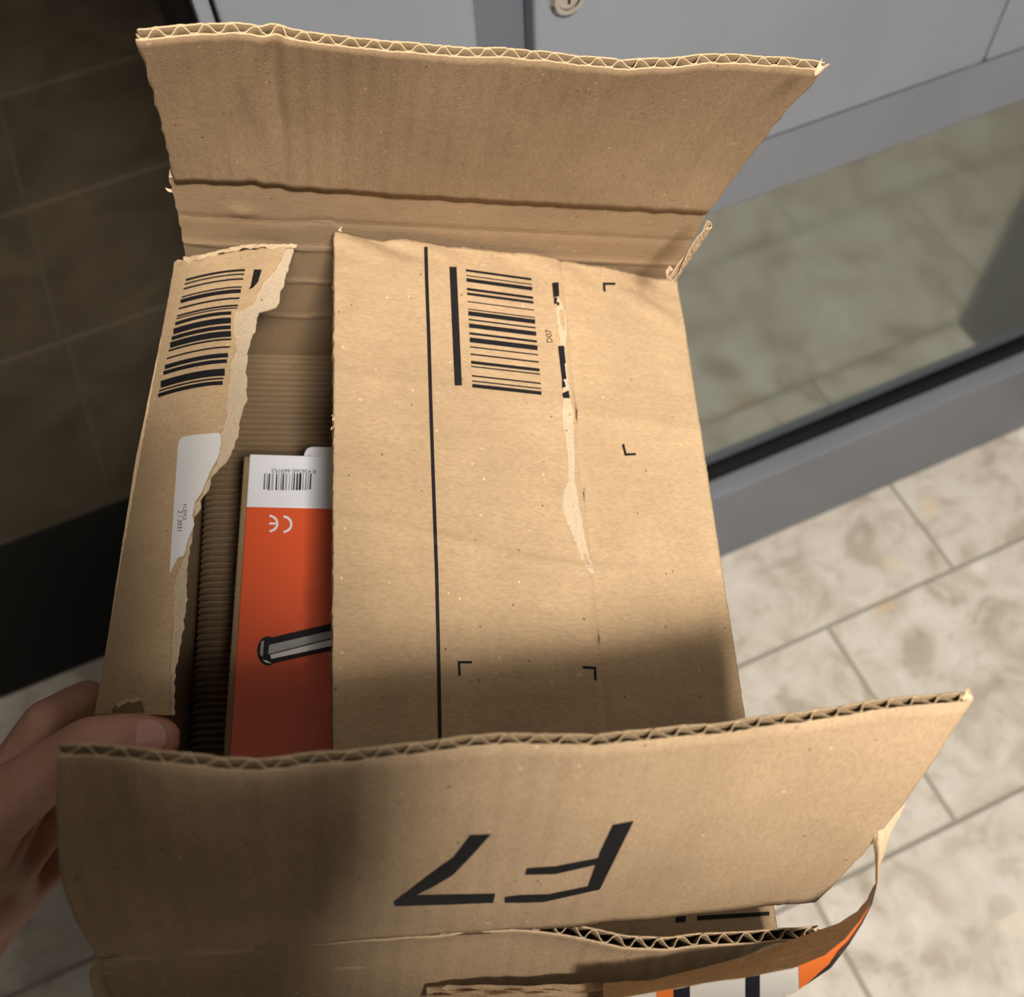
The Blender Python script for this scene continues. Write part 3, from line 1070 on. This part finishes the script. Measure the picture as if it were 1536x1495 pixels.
def tape_patch(i0, i1, t0, t1, mat, skew=0):
    rows = []
    for i in range(i0, i1 + 1):
        a, b_ = LE[i], DE[i]
        q = (i - i0) / max(1, (i1 - i0))
        s0 = lerp(t0[0], t0[1], q)
        s1 = lerp(t1[0], t1[1], q)
        rows.append([hd(lerp(a[0], b_[0], t), lerp(a[1], b_[1], t), lerp(a[2], b_[2], t) - 0.0006 * math.sin(PI * t) - 0.0004) for t in frange(s0, s1, 4)])
    return slab('tape_print', rows, 0.0001, out_f, (mat,))


tape_patch(6, 8, (0, 0), (1, 1), 'orange_tape')
tape_patch(8, 10, (0, 0), (1, 1), 'navy_ink')
tape_patch(17, 19, (0, 0), (1, 1), 'navy_ink')
tape_patch(25, 33, (0.0, 0.0), (1, 0.75), 'orange_tape')
tape_patch(33, 47, (0.0, 0.0), (0.8, 0.45), 'orange_tape')
tape_patch(26, 33, (1.0, 0.45), (1.0, 1.0), 'navy_ink')
tape_patch(33, 54, (0.45, 0.3), (1.0, 1.0), 'navy_ink')
# cream torn tongue that rises from the strip's end behind the flap
tl = [(1314, 1326, 1318), (1314, 1300, 1320), (1313, 1280, 1326), (1309, 1260, 1332), (1306, 1245, 1338), (1313, 1232, 1345), (1328, 1214, 1354), (1340, 1198, 1361), (1350, 1185, 1367), (1358, 1176, 1369), (1364, 1170, 1367)]
rows = []
for i, (l, y_, r) in enumerate(tl):
    dpt = 0.322 - 0.0006 * i
    rows.append([hd(lerp(l, r, t), y_ + 3 * n1(i * 0.8, t * 2), dpt - 0.0022 * math.sin(PI * t)) for t in frange(0, 1, 6)])
slab('torn_tongue', rows, 0.0004, tape, ('torn_paper',), down=Vector((0, 0.6, -0.8)))
# crumpled clear tape residue and loose flap on the front wall
rows = []
for t in frange(0, 1, 30):
    px = lerp(640, 962, t)
    rows.append([hd(px, lerp(1478 - 8 * sm((t - 0.6) / 0.4), 1510, s) + 4 * n1(t * 9, s * 2), 0.343 - 0.004 * s + 0.003 * n1(t * 8, s * 3)) for s in frange(0, 1, 8)])
slab('torn_ply', rows, 0.0005, front_wall, ('kraft_long_flap', 'torn_paper'), emat=1, down=Vector((0, 0, -1)))
# pale scrap at the lower left corner
rows = []
for t in frange(0, 1, 14):
    l = lerp(148, 134, sm(t * 2.2)) + 6 * sm((t - 0.5) * 2)
    r = lerp(152, 172, t) + 3 * n1(t * 7, 1)
    rows.append([hd(lerp(l, r, s), lerp(1424, 1500, t) + 2 * n1(s * 3, t * 5), 0.322 + 0.006 * t - 0.002 * math.sin(PI * s)) for s in frange(0, 1, 5)])
slab('torn_shred', rows, 0.0004, front_wall, ('torn_paper',), down=Vector((0, 0, -1)))

# ------------------------------------------------------------------ things inside the box
# single-faced corrugated pad, folded down at its sides to stand on the box bottom
PT, PX0, PX1, PY0, PY1 = -0.1300, -0.1135, 0.1120, 0.004, 0.2925
pit, amp = 0.0033, 0.0024
ys = frange(PY0, PY1, int((PY1 - PY0) / pit * 10))
prof = [(PX0, BZ + 0.0008), (PX0, PT - 0.004), (PX0 + 0.0012, PT - 0.001), (PX0 + 0.004, PT), (PX1 - 0.004, PT), (PX1 - 0.0012, PT - 0.001), (PX1, PT - 0.004), (PX1, BZ + 0.0008)]
pn = [(-1, 0), (-1, 0), (-0.7, 0.7), (0, 1), (0, 1), (0.7, 0.7), (1, 0), (1, 0)]
vsx, fsx = [], []
K = len(prof)
for y in ys:
    s = 2 * abs(math.sin(PI * y / pit)) ** 0.6 - 1
    for (x, z), (nx, nz) in zip(prof, pn):
        vsx.append(Vector((x + nx * amp * s, y, z + nz * amp * s)))
for y in ys:
    for (x, z), (nx, nz) in zip(prof, pn):
        vsx.append(Vector((x - nx * 0.0030, y, z - nz * 0.0030)))
o2 = len(ys) * K
for i in range(len(ys) - 1):
    for j in range(K - 1):
        a, b_, c_, d__ = i * K + j, i * K + j + 1, (i + 1) * K + j + 1, (i + 1) * K + j
        fsx += [(a, b_, c_, d__), (o2 + d__, o2 + c_, o2 + b_, o2 + a)]
for j in range(K - 1):
    fsx.append((j, o2 + j, o2 + j + 1, j + 1))
    e = (len(ys) - 1) * K
    fsx.append((e + j, e + j + 1, o2 + e + j + 1, o2 + e + j))
for i in range(len(ys) - 1):
    fsx.append((i * K, (i + 1) * K, o2 + (i + 1) * K, o2 + i * K))
    fsx.append((i * K + K - 1, o2 + i * K + K - 1, o2 + (i + 1) * K + K - 1, (i + 1) * K + K - 1))
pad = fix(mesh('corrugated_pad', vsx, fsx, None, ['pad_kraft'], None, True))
pad.matrix_world = BOX_M
tag(pad, 'ribbed brown corrugated pad lining the inside of the shipping box', 'padding')

# orange and white product carton
ZT = -0.080
pc = thing('product_carton', 'orange and white retail carton with picture of a chrome tube, inside the shipping box', 'carton', BOX_M)
e0, e1 = hz(375, 681, ZT), hz(345, 1128, ZT)
dirv = (e0 - e1).normalized()                          # along the carton, towards the back
side = Vector((dirv.y, -dirv.x, 0))                    # towards the right
LENC, WIDC = 0.185, 0.118


def cp(a, b_, z):                                      # a across from the left edge, b back from the far end
    p = e0 + side * a - dirv * b_
    return Vector((p.x, p.y, z))


def prism(name, a0, a1, b0, b1, z0, z1, mat, parent, bev=0.0008):
    vs = [cp(a0, b0, z0), cp(a1, b0, z0), cp(a1, b1, z0), cp(a0, b1, z0), cp(a0, b0, z1), cp(a1, b0, z1), cp(a1, b1, z1), cp(a0, b1, z1)]
    fs = [(0, 1, 2, 3), (4, 7, 6, 5), (0, 4, 5, 1), (1, 5, 6, 2), (2, 6, 7, 3), (3, 7, 4, 0)]
    o = fix(mesh(name, vs, fs, parent, [mat]))
    bm = bmesh.new()
    bm.from_mesh(o.data)
    bmesh.ops.bevel(bm, geom=bm.edges[:], offset=bev, segments=2, profile=0.5, affect='EDGES')
    bm.to_mesh(o.data)
    bm.free()
    return o


ZB = PT + amp + 0.0002
prism('body', -0.0028, WIDC, 0.0004, LENC, ZB, ZT - 0.0012, 'carton_kraft', pc)
wb = 0.0265
prism('white_panel', 0, WIDC - 0.001, 0, wb, ZT - 0.0014, ZT, 'white_coat', pc, 0.0003)
op = prism('orange_panel', 0, WIDC - 0.001, wb, LENC - 0.001, ZT - 0.0014, ZT, 'orange_coat', pc, 0.0003)


def oc(px, py, lift=0.0002):
    return hz(px, py, ZT + lift), None


pat = [(396, 2.0), (400, 1.2), (403, 2.6), (408, 3.6), (414, 2.4), (417.5, 1), (421, 1.4), (424, 2.6), (428.5, 3.5), (433.5, 2.2), (437.5, 1.2), (440.5, 2.4), (445, 3.0), (449.5, 4.0), (454, 1.4), (458, 1.6), (461.5, 1.2), (465, 2.6)]
greyb = {408: 'ink_mid', 428.5: 'ink_mid', 433.5: 'ink_mid', 445: 'ink_grey'}
for mt_ in ('ink', 'ink_mid'):
    qs = []
    for i, (x, wd) in enumerate(pat):
        if (x in (408, 428.5, 433.5)) != (mt_ == 'ink_mid'):
            continue
        y1_ = 735 if x not in (396, 400, 461.5, 465) else 734
        qs.append([(x - wd / 2 + 1.5, 710), (x - wd / 2, y1_), (x + wd / 2, y1_), (x + wd / 2 + 1.2, 710)])
    stamp('printed_barcode', qs, oc, pc, mt_)
a0, a1, a2 = oc(474, 704.5)[0], oc(396, 702.5)[0], oc(474, 712)[0]
text_mesh('printed_number', '8 436560 669753', a0, a1 - a0, a2 - a0, 0.0029, 'ink', pc)


def arc(cx_, cy_, rx, ry, a0, a1, wd, n=14):
    out = []
    for k in range(n):
        q0, q1 = lerp(a0, a1, k / n), lerp(a0, a1, (k + 1) / n)
        f = lambda q, s: (cx_ + (rx + s) * math.cos(q), cy_ + (ry + s) * math.sin(q))
        out.append([f(q0, wd / 2), f(q1, wd / 2), f(q1, -wd / 2), f(q0, -wd / 2)])
    return out


# CE mark, upside down: C on the right, E on the left
stamp('printed_mark', arc(424.5, 786, 12.5, 11.5, -1.5, 1.5, 3.2) + arc(403.5, 785, 12.5, 11.5, -1.5, 1.5, 3.2) + [[(404, 783.4), (416, 783.6), (416, 786.6), (404, 786.4)]], oc, pc, 'white_coat')
# chrome tube: black outline, grey body, white glint
L0 = 0.0002
stamp('printed_tube', [[(402, 957), (500, 934), (500, 975), (404, 996)]], lambda x, y: oc(x, y, L0), pc, 'ink')
disc = [(402 + 16.5 * math.cos(a) , 976 + 22 * math.sin(a)) for a in frange(0, 2 * PI, 27)][:-1]
stamp('printed_tube', [disc], lambda x, y: oc(x, y, L0 + 0.00005), pc, 'ink')
stamp('printed_tube', [[(404, 967), (500, 945), (500, 956), (402, 981)]], lambda x, y: oc(x, y, L0 + 0.0001), pc, 'ink_mid')
stamp('printed_tube', [[(405, 982), (500, 958), (500, 968), (407, 988)]], lambda x, y: oc(x, y, L0 + 0.0001), pc, 'ink_light')
stamp('printed_tube', [[(392, 962), (396, 960), (394, 985), (390, 981)]], lambda x, y: oc(x, y, L0 + 0.0001), pc, 'ink_mid')
stamp('printed_tube', [[(394, 990), (400, 994), (408, 995), (400, 990)]], lambda x, y: oc(x, y, L0 + 0.0001), pc, 'ink_light')
stamp('printed_bar', [[(499, 714), (508, 714), (507, 738), (498, 738)]], oc, pc, 'ink')

# white carton tab peeping out behind it
ZW = -0.0865
t0 = hz(457, 672, ZW)
vsx = []
c_ = hz(465, 680, ZW)
crv = [hz(456, 690, ZW), hz(456.5, 681, ZW), hz(459, 675, ZW), hz(463, 671.5, ZW), hz(469, 670, ZW), hz(545, 672, ZW)]
far = crv[-1]
low = [Vector((far.x, far.y - 0.030, ZW)), Vector((crv[0].x, far.y - 0.030, ZW))]
top = crv + low
n = len(top)
vsx = top + [Vector((p.x, p.y, ZB)) for p in top]
fsx = [tuple(range(n))[::-1], tuple(range(n, 2 * n))] + [(i, (i + 1) % n, n + (i + 1) % n, n + i) for i in range(n)]
# keep clear of the orange carton: only the part behind its far end
for i in range(2 * n):
    if vsx[i].y < e0.y + 0.0008:
        vsx[i].y = e0.y + 0.0008
wt = fix(mesh('white_carton', vsx, fsx, None, ['white_coat']))
wt.matrix_world = BOX_M
tag(wt, 'white round-cornered carton end peeping out behind the orange retail carton', 'carton')


# ================================================================== THE PERSON (left hand holds the box)
def capsules(segs, voxel, smooth_it, name, parent, mat, ell=None):
    """tapered capsules fused into one continuous surface"""
    bm = bmesh.new()
    for a, ra, b_, rb_ in segs:
        a, b_ = Vector(a), Vector(b_)
        ax = (b_ - a)
        l = ax.length
        ax.normalize()
        h = Vector((0, 0, 1)) if abs(ax.z) < 0.9 else Vector((1, 0, 0))
        s1 = ax.cross(h).normalized()
        s2 = ax.cross(s1)
        rings = []
        SEG = 20
        prof_ = []
        for k in range(1, 6):
            q = PI / 2 * k / 5
            prof_.append((-ra * math.cos(q), ra * math.sin(q)))
        for k in range(1, 6):
            q = PI / 2 * k / 5
            prof_.append((l + rb_ * math.sin(q) if k < 5 else l + rb_ * 0.995, rb_ * math.cos(q) if k < 5 else rb_ * 0.08))
        prof_.insert(5, (l, rb_))
        for (d, rr) in prof_:
            rings.append([bm.verts.new(a + ax * d + (s1 * math.cos(2 * PI * k / SEG) + s2 * math.sin(2 * PI * k / SEG)) * rr) for k in range(SEG)])
        for r0, r1 in zip(rings, rings[1:]):
            for k in range(SEG):
                bm.faces.new((r0[k], r0[(k + 1) % SEG], r1[(k + 1) % SEG], r1[k]))
        bm.faces.new(rings[0][::-1])
        bm.faces.new(rings[-1])
    bmesh.ops.recalc_face_normals(bm, faces=bm.faces)
    me = bpy.data.meshes.new(name)
    bm.to_mesh(me)
    bm.free()
    tmp = bpy.data.objects.new(name, me)
    C.objects.link(tmp)
    md = tmp.modifiers.new('remesh', 'REMESH')
    md.mode = 'VOXEL'
    md.voxel_size = voxel
    md.use_smooth_shade = True
    sm_ = tmp.modifiers.new('smooth', 'SMOOTH')
    sm_.iterations = smooth_it
    sm_.factor = 0.5
    dg = bpy.context.evaluated_depsgraph_get()
    res = bpy.data.meshes.new_from_object(tmp.evaluated_get(dg))
    bpy.data.objects.remove(tmp)
    res.name = name
    res.materials.clear()
    return link(name, res, parent, [mat], True)


def B2R(p):
    return BOX_M @ Vector(p)


PX_, PY_ = -0.08, -0.35                                # where the person stands
person = thing('person', 'person whose bare left hand grips the left side of the open shipping box', 'person', Matrix.Translation((PX_, PY_, 0)))
PO = Vector((PX_, PY_, 0))
loc = lambda p: B2R(p) - PO                            # box-frame point -> person frame

tip = (-0.1145, 0.0715, -0.0345)
ip_ = (-0.1370, 0.0700, -0.0325)
mcp = (-0.1720, 0.0480, -0.0450)
cmc = (-0.2050, 0.0020, -0.0800)
wrist = (-0.2350, -0.0450, -0.1180)
palm1 = (-0.1920, 0.0420, -0.0880)
palm2 = (-0.1900, 0.0400, -0.1080)
palm3 = (-0.1880, 0.0340, -0.1270)
palm4 = (-0.1880, 0.0260, -0.1450)
S = []


def chain(pts):
    for (p, r0), (q, r1) in zip(pts, pts[1:]):
        S.append((loc(p), r0, loc(q), r1))


chain([(tip, 0.0092), ((-0.1225, 0.0712, -0.0337), 0.0104), (ip_, 0.0106), ((-0.1530, 0.0610, -0.0375), 0.0112), (mcp, 0.0140), (cmc, 0.0185), (wrist, 0.0240)])
chain([((-0.1535, 0.1010, -0.1270), 0.0072), ((-0.1570, 0.1040, -0.1080), 0.0082), ((-0.1680, 0.0900, -0.0880), 0.0092), (palm1, 0.0120), (wrist, 0.0220)])
chain([((-0.1525, 0.0860, -0.1500), 0.0075), ((-0.1565, 0.0890, -0.1290), 0.0086), ((-0.1680, 0.0800, -0.1080), 0.0096), (palm2, 0.0125), (wrist, 0.0220)])
chain([((-0.1490, 0.0660, -0.1680), 0.0072), ((-0.1530, 0.0700, -0.1490), 0.0082), ((-0.1650, 0.0660, -0.1280), 0.0092), (palm3, 0.0120), (wrist, 0.0220)])
chain([((-0.1450, 0.0430, -0.1780), 0.0062), ((-0.1490, 0.0480, -0.1620), 0.0072), ((-0.1620, 0.0500, -0.1470), 0.0082), (palm4, 0.0110), (wrist, 0.0210)])
chain([(mcp, 0.0120), (palm1, 0.0120), (palm2, 0.0125), (palm3, 0.0120), (palm4, 0.0110)])
chain([(cmc, 0.0150), (palm2, 0.0130)])
chain([(mcp, 0.0120), (cmc, 0.0150), (palm4, 0.0120)])
elbow = Vector((-0.45, -0.27, 1.02)) - PO
wr_ = loc(wrist)
S.append((wr_, 0.0245, wr_.lerp(elbow, 0.35), 0.032))
S.append((wr_.lerp(elbow, 0.35), 0.032, wr_.lerp(elbow, 0.7), 0.038))
body = capsules(S, 0.0019, 10, 'body', person, 'skin')
body['label'] = 'bare left hand with thumb hooked over the box side'

# thumbnail: a curved plate on the upper side of the thumb tip
tv, iv = Vector(tip), Vector(ip_)
ax = (tv - iv).normalized()
upv = (EYE - tv).normalized()
upv = (upv + Vector((0, 0.10, 0.0)) - ax * upv.dot(ax)).normalized()
upv = (upv - ax * upv.dot(ax)).normalized()
sd = ax.cross(upv).normalized()
rows = []
nc = tv.lerp(iv, 0.18)
for t in frange(0, 1, 14):
    d = lerp(-0.0072, 0.0082, t)
    row = []
    wn = 0.0073 * (1 - max(0, (t - 0.55) / 0.45) ** 2.6 * 0.75) * (1 - max(0, (0.35 - t) / 0.35) ** 2.4 * 0.6)
    for s in frange(-1, 1, 12):
        q = s * wn / 0.0100
        rr = 0.0104 - 0.0004 * (t ** 3)
        row.append(loc(nc + ax * d + (upv * math.cos(q) + sd * math.sin(q)) * (rr - 0.0008 * max(0, t - 0.6)) - upv * (0.0006 + 0.0010 * max(0, 0.2 - t) * 4)))
    rows.append(row)
slab('thumbnail', rows, 0.0005, body, ('nail',), down=(BOX_M.to_3x3() @ (-upv)))

# clothed body standing behind the camera
V = Vector
sh_l, sh_r = V((-0.175, 0.03, 1.38)), V((0.165, 0.02, 1.38))
el = elbow
TOR = [(el, 0.054, wr_.lerp(el, 0.16), 0.040), (V((0, 0, 1.30)), 0.135, V((0, -0.01, 1.05)), 0.130), (V((-0.09, 0, 1.32)), 0.105, V((-0.07, -0.01, 1.0)), 0.115), (V((0.08, 0, 1.32)), 0.105, V((0.07, -0.01, 1.0)), 0.115),
       (V((-0.08, -0.01, 1.0)), 0.115, V((-0.07, -0.01, 0.88)), 0.12), (V((0.08, -0.01, 1.0)), 0.115, V((0.07, -0.01, 0.88)), 0.12),
       (V((-0.04, 0, 1.40)), 0.075, V((0.04, 0, 1.40)), 0.075),
       (V((-0.05, 0, 1.38)), 0.075, sh_l, 0.066), (V((0.05, 0, 1.38)), 0.075, sh_r, 0.066),
       (sh_l, 0.066, el, 0.054), (el, 0.054, wr_.lerp(el, 0.50), 0.044)]
rel = V((0.17, 0.06, 1.08))
rwr = V((0.070, 0.185, 1.240))
TOR += [(sh_r, 0.066, rel, 0.054), (rel, 0.054, rwr, 0.040)]
HD = V((-0.012, 0.020, 1.57))
# raised hood, unseen, added and sized to widen the head's shadow on the box
TOR += [(HD + V((0, -0.035, 0.02)), 0.142, HD + V((0, -0.045, -0.05)), 0.132), (HD + V((0, -0.03, -0.06)), 0.105, V((0, -0.01, 1.42)), 0.09)]
jk = capsules(TOR, 0.011, 8, 'jacket', person, 'jacket_cloth')
LEG = []
for s in (-1, 1):
    LEG += [(V((0.085 * s, -0.01, 0.90)), 0.105, V((0.09 * s, 0.0, 0.50)), 0.070), (V((0.09 * s, 0.0, 0.50)), 0.070, V((0.095 * s, -0.02, 0.10)), 0.058)]
LEG += [(V((-0.07, -0.01, 0.93)), 0.105, V((0.07, -0.01, 0.93)), 0.105)]
capsules(LEG, 0.011, 6, 'trousers', person, 'trouser_cloth')
for s in (-1, 1):
    capsules([(V((0.095 * s, -0.06, 0.043)), 0.042, V((0.11 * s, 0.13, 0.036)), 0.036), (V((0.095 * s, -0.03, 0.045)), 0.044, V((0.095 * s, -0.03, 0.10)), 0.045)], 0.007, 6, 'shoe', person, 'shoe_leather')
HD = V((-0.012, 0.020, 1.57))
fwd = V((0.20, 0.75, -0.62)).normalized()
upn = (V((0, 0, 1)) - fwd * fwd.z).normalized()
rt = fwd.cross(upn)
hp = lambda f, u, r: HD + fwd * f + upn * u + rt * r
head = capsules([(hp(0.0, 0.02, 0), 0.085, hp(-0.02, 0.035, 0), 0.088), (hp(0.02, -0.05, 0), 0.065, hp(0.045, -0.085, 0), 0.035), (hp(0.05, -0.0, 0), 0.06, hp(0.045, -0.05, 0), 0.05),
                 (hp(0.085, 0.02, 0), 0.012, hp(0.108, -0.012, 0), 0.014), (hp(0.09, -0.052, -0.016), 0.008, hp(0.09, -0.052, 0.016), 0.008),
                 (hp(-0.01, 0.01, 0.085), 0.012, hp(-0.005, -0.03, 0.08), 0.010), (hp(-0.01, 0.01, -0.085), 0.012, hp(-0.005, -0.03, -0.08), 0.010),
                 (hp(-0.03, -0.05, 0), 0.055, V((0.0, 0.0, 1.42)), 0.058)], 0.006, 5, 'head', person, 'skin')
capsules([(hp(-0.02, 0.045, 0.0), 0.104, hp(-0.035, 0.02, 0), 0.106), (hp(-0.05, -0.01, 0), 0.075, hp(-0.05, -0.04, 0), 0.065)], 0.008, 4, 'hair', head, 'hair')
# right hand closed round the lower end of the phone (given along the phone's own axes)
ra, da, fa = r_, d_, f_


def ph(r, d, f):
    return CAM_POS + ra * r + da * d + fa * f - PO


RH = [(rel.lerp(rwr, 0.5), 0.034, rwr, 0.026), (rwr, 0.026, ph(0.034, 0.145, -0.035), 0.026), (ph(0.034, 0.145, -0.035), 0.026, ph(0.022, 0.095, -0.028), 0.019),
      (ph(0.018, 0.135, -0.03), 0.018, ph(0.022, 0.10, -0.012), 0.013)]
for k in range(4):
    d0 = 0.072 + k * 0.020
    RH += [(ph(0.014, d0 + 0.012, -0.028), 0.012, ph(0.026, d0, -0.010), 0.0095), (ph(0.026, d0, -0.010), 0.0095, ph(0.016, d0 - 0.004, 0.0075), 0.0085),
           (ph(0.016, d0 - 0.004, 0.0075), 0.0085, ph(-0.012, d0 - 0.006, 0.0072), 0.0072)]
RH += [(ph(0.046, 0.125, -0.032), 0.028, ph(0.050, 0.075, -0.026), 0.024), (ph(0.034, 0.145, -0.035), 0.026, ph(0.046, 0.125, -0.032), 0.028)]  # extra palm bulk, added to throw more shade on the front flap
RH += [(ph(0.008, 0.13, -0.035), 0.015, ph(-0.018, 0.105, -0.026), 0.0115), (ph(-0.018, 0.105, -0.026), 0.0115, ph(-0.034, 0.082, -0.0205), 0.0095)]
capsules(RH, 0.003, 6, 'hand', person, 'skin')
# the phone whose lens takes the picture
PM = Matrix.Translation(CAM_POS) @ m3.to_4x4()         # x right, y up, -z forward
phone = thing('smartphone', 'black smartphone held above the shipping box by the photographer', 'phone', PM)
box('phone_body', -0.0615, 0.0105, -0.133, 0.0135, 0.0035, 0.0115, 'phone_black', phone, 0.003, 3)
lens = lathe('lens_ring', [(0.0082, 0.0015), (0.0082, 0.0045), (0.0020, 0.0045), (0.0020, 0.0030)], 28, Matrix.Identity(4), 'phone_black', phone)
box('screen', -0.0600, 0.0090, -0.1315, 0.0120, 0.0114, 0.0117, 'phone_screen', phone)
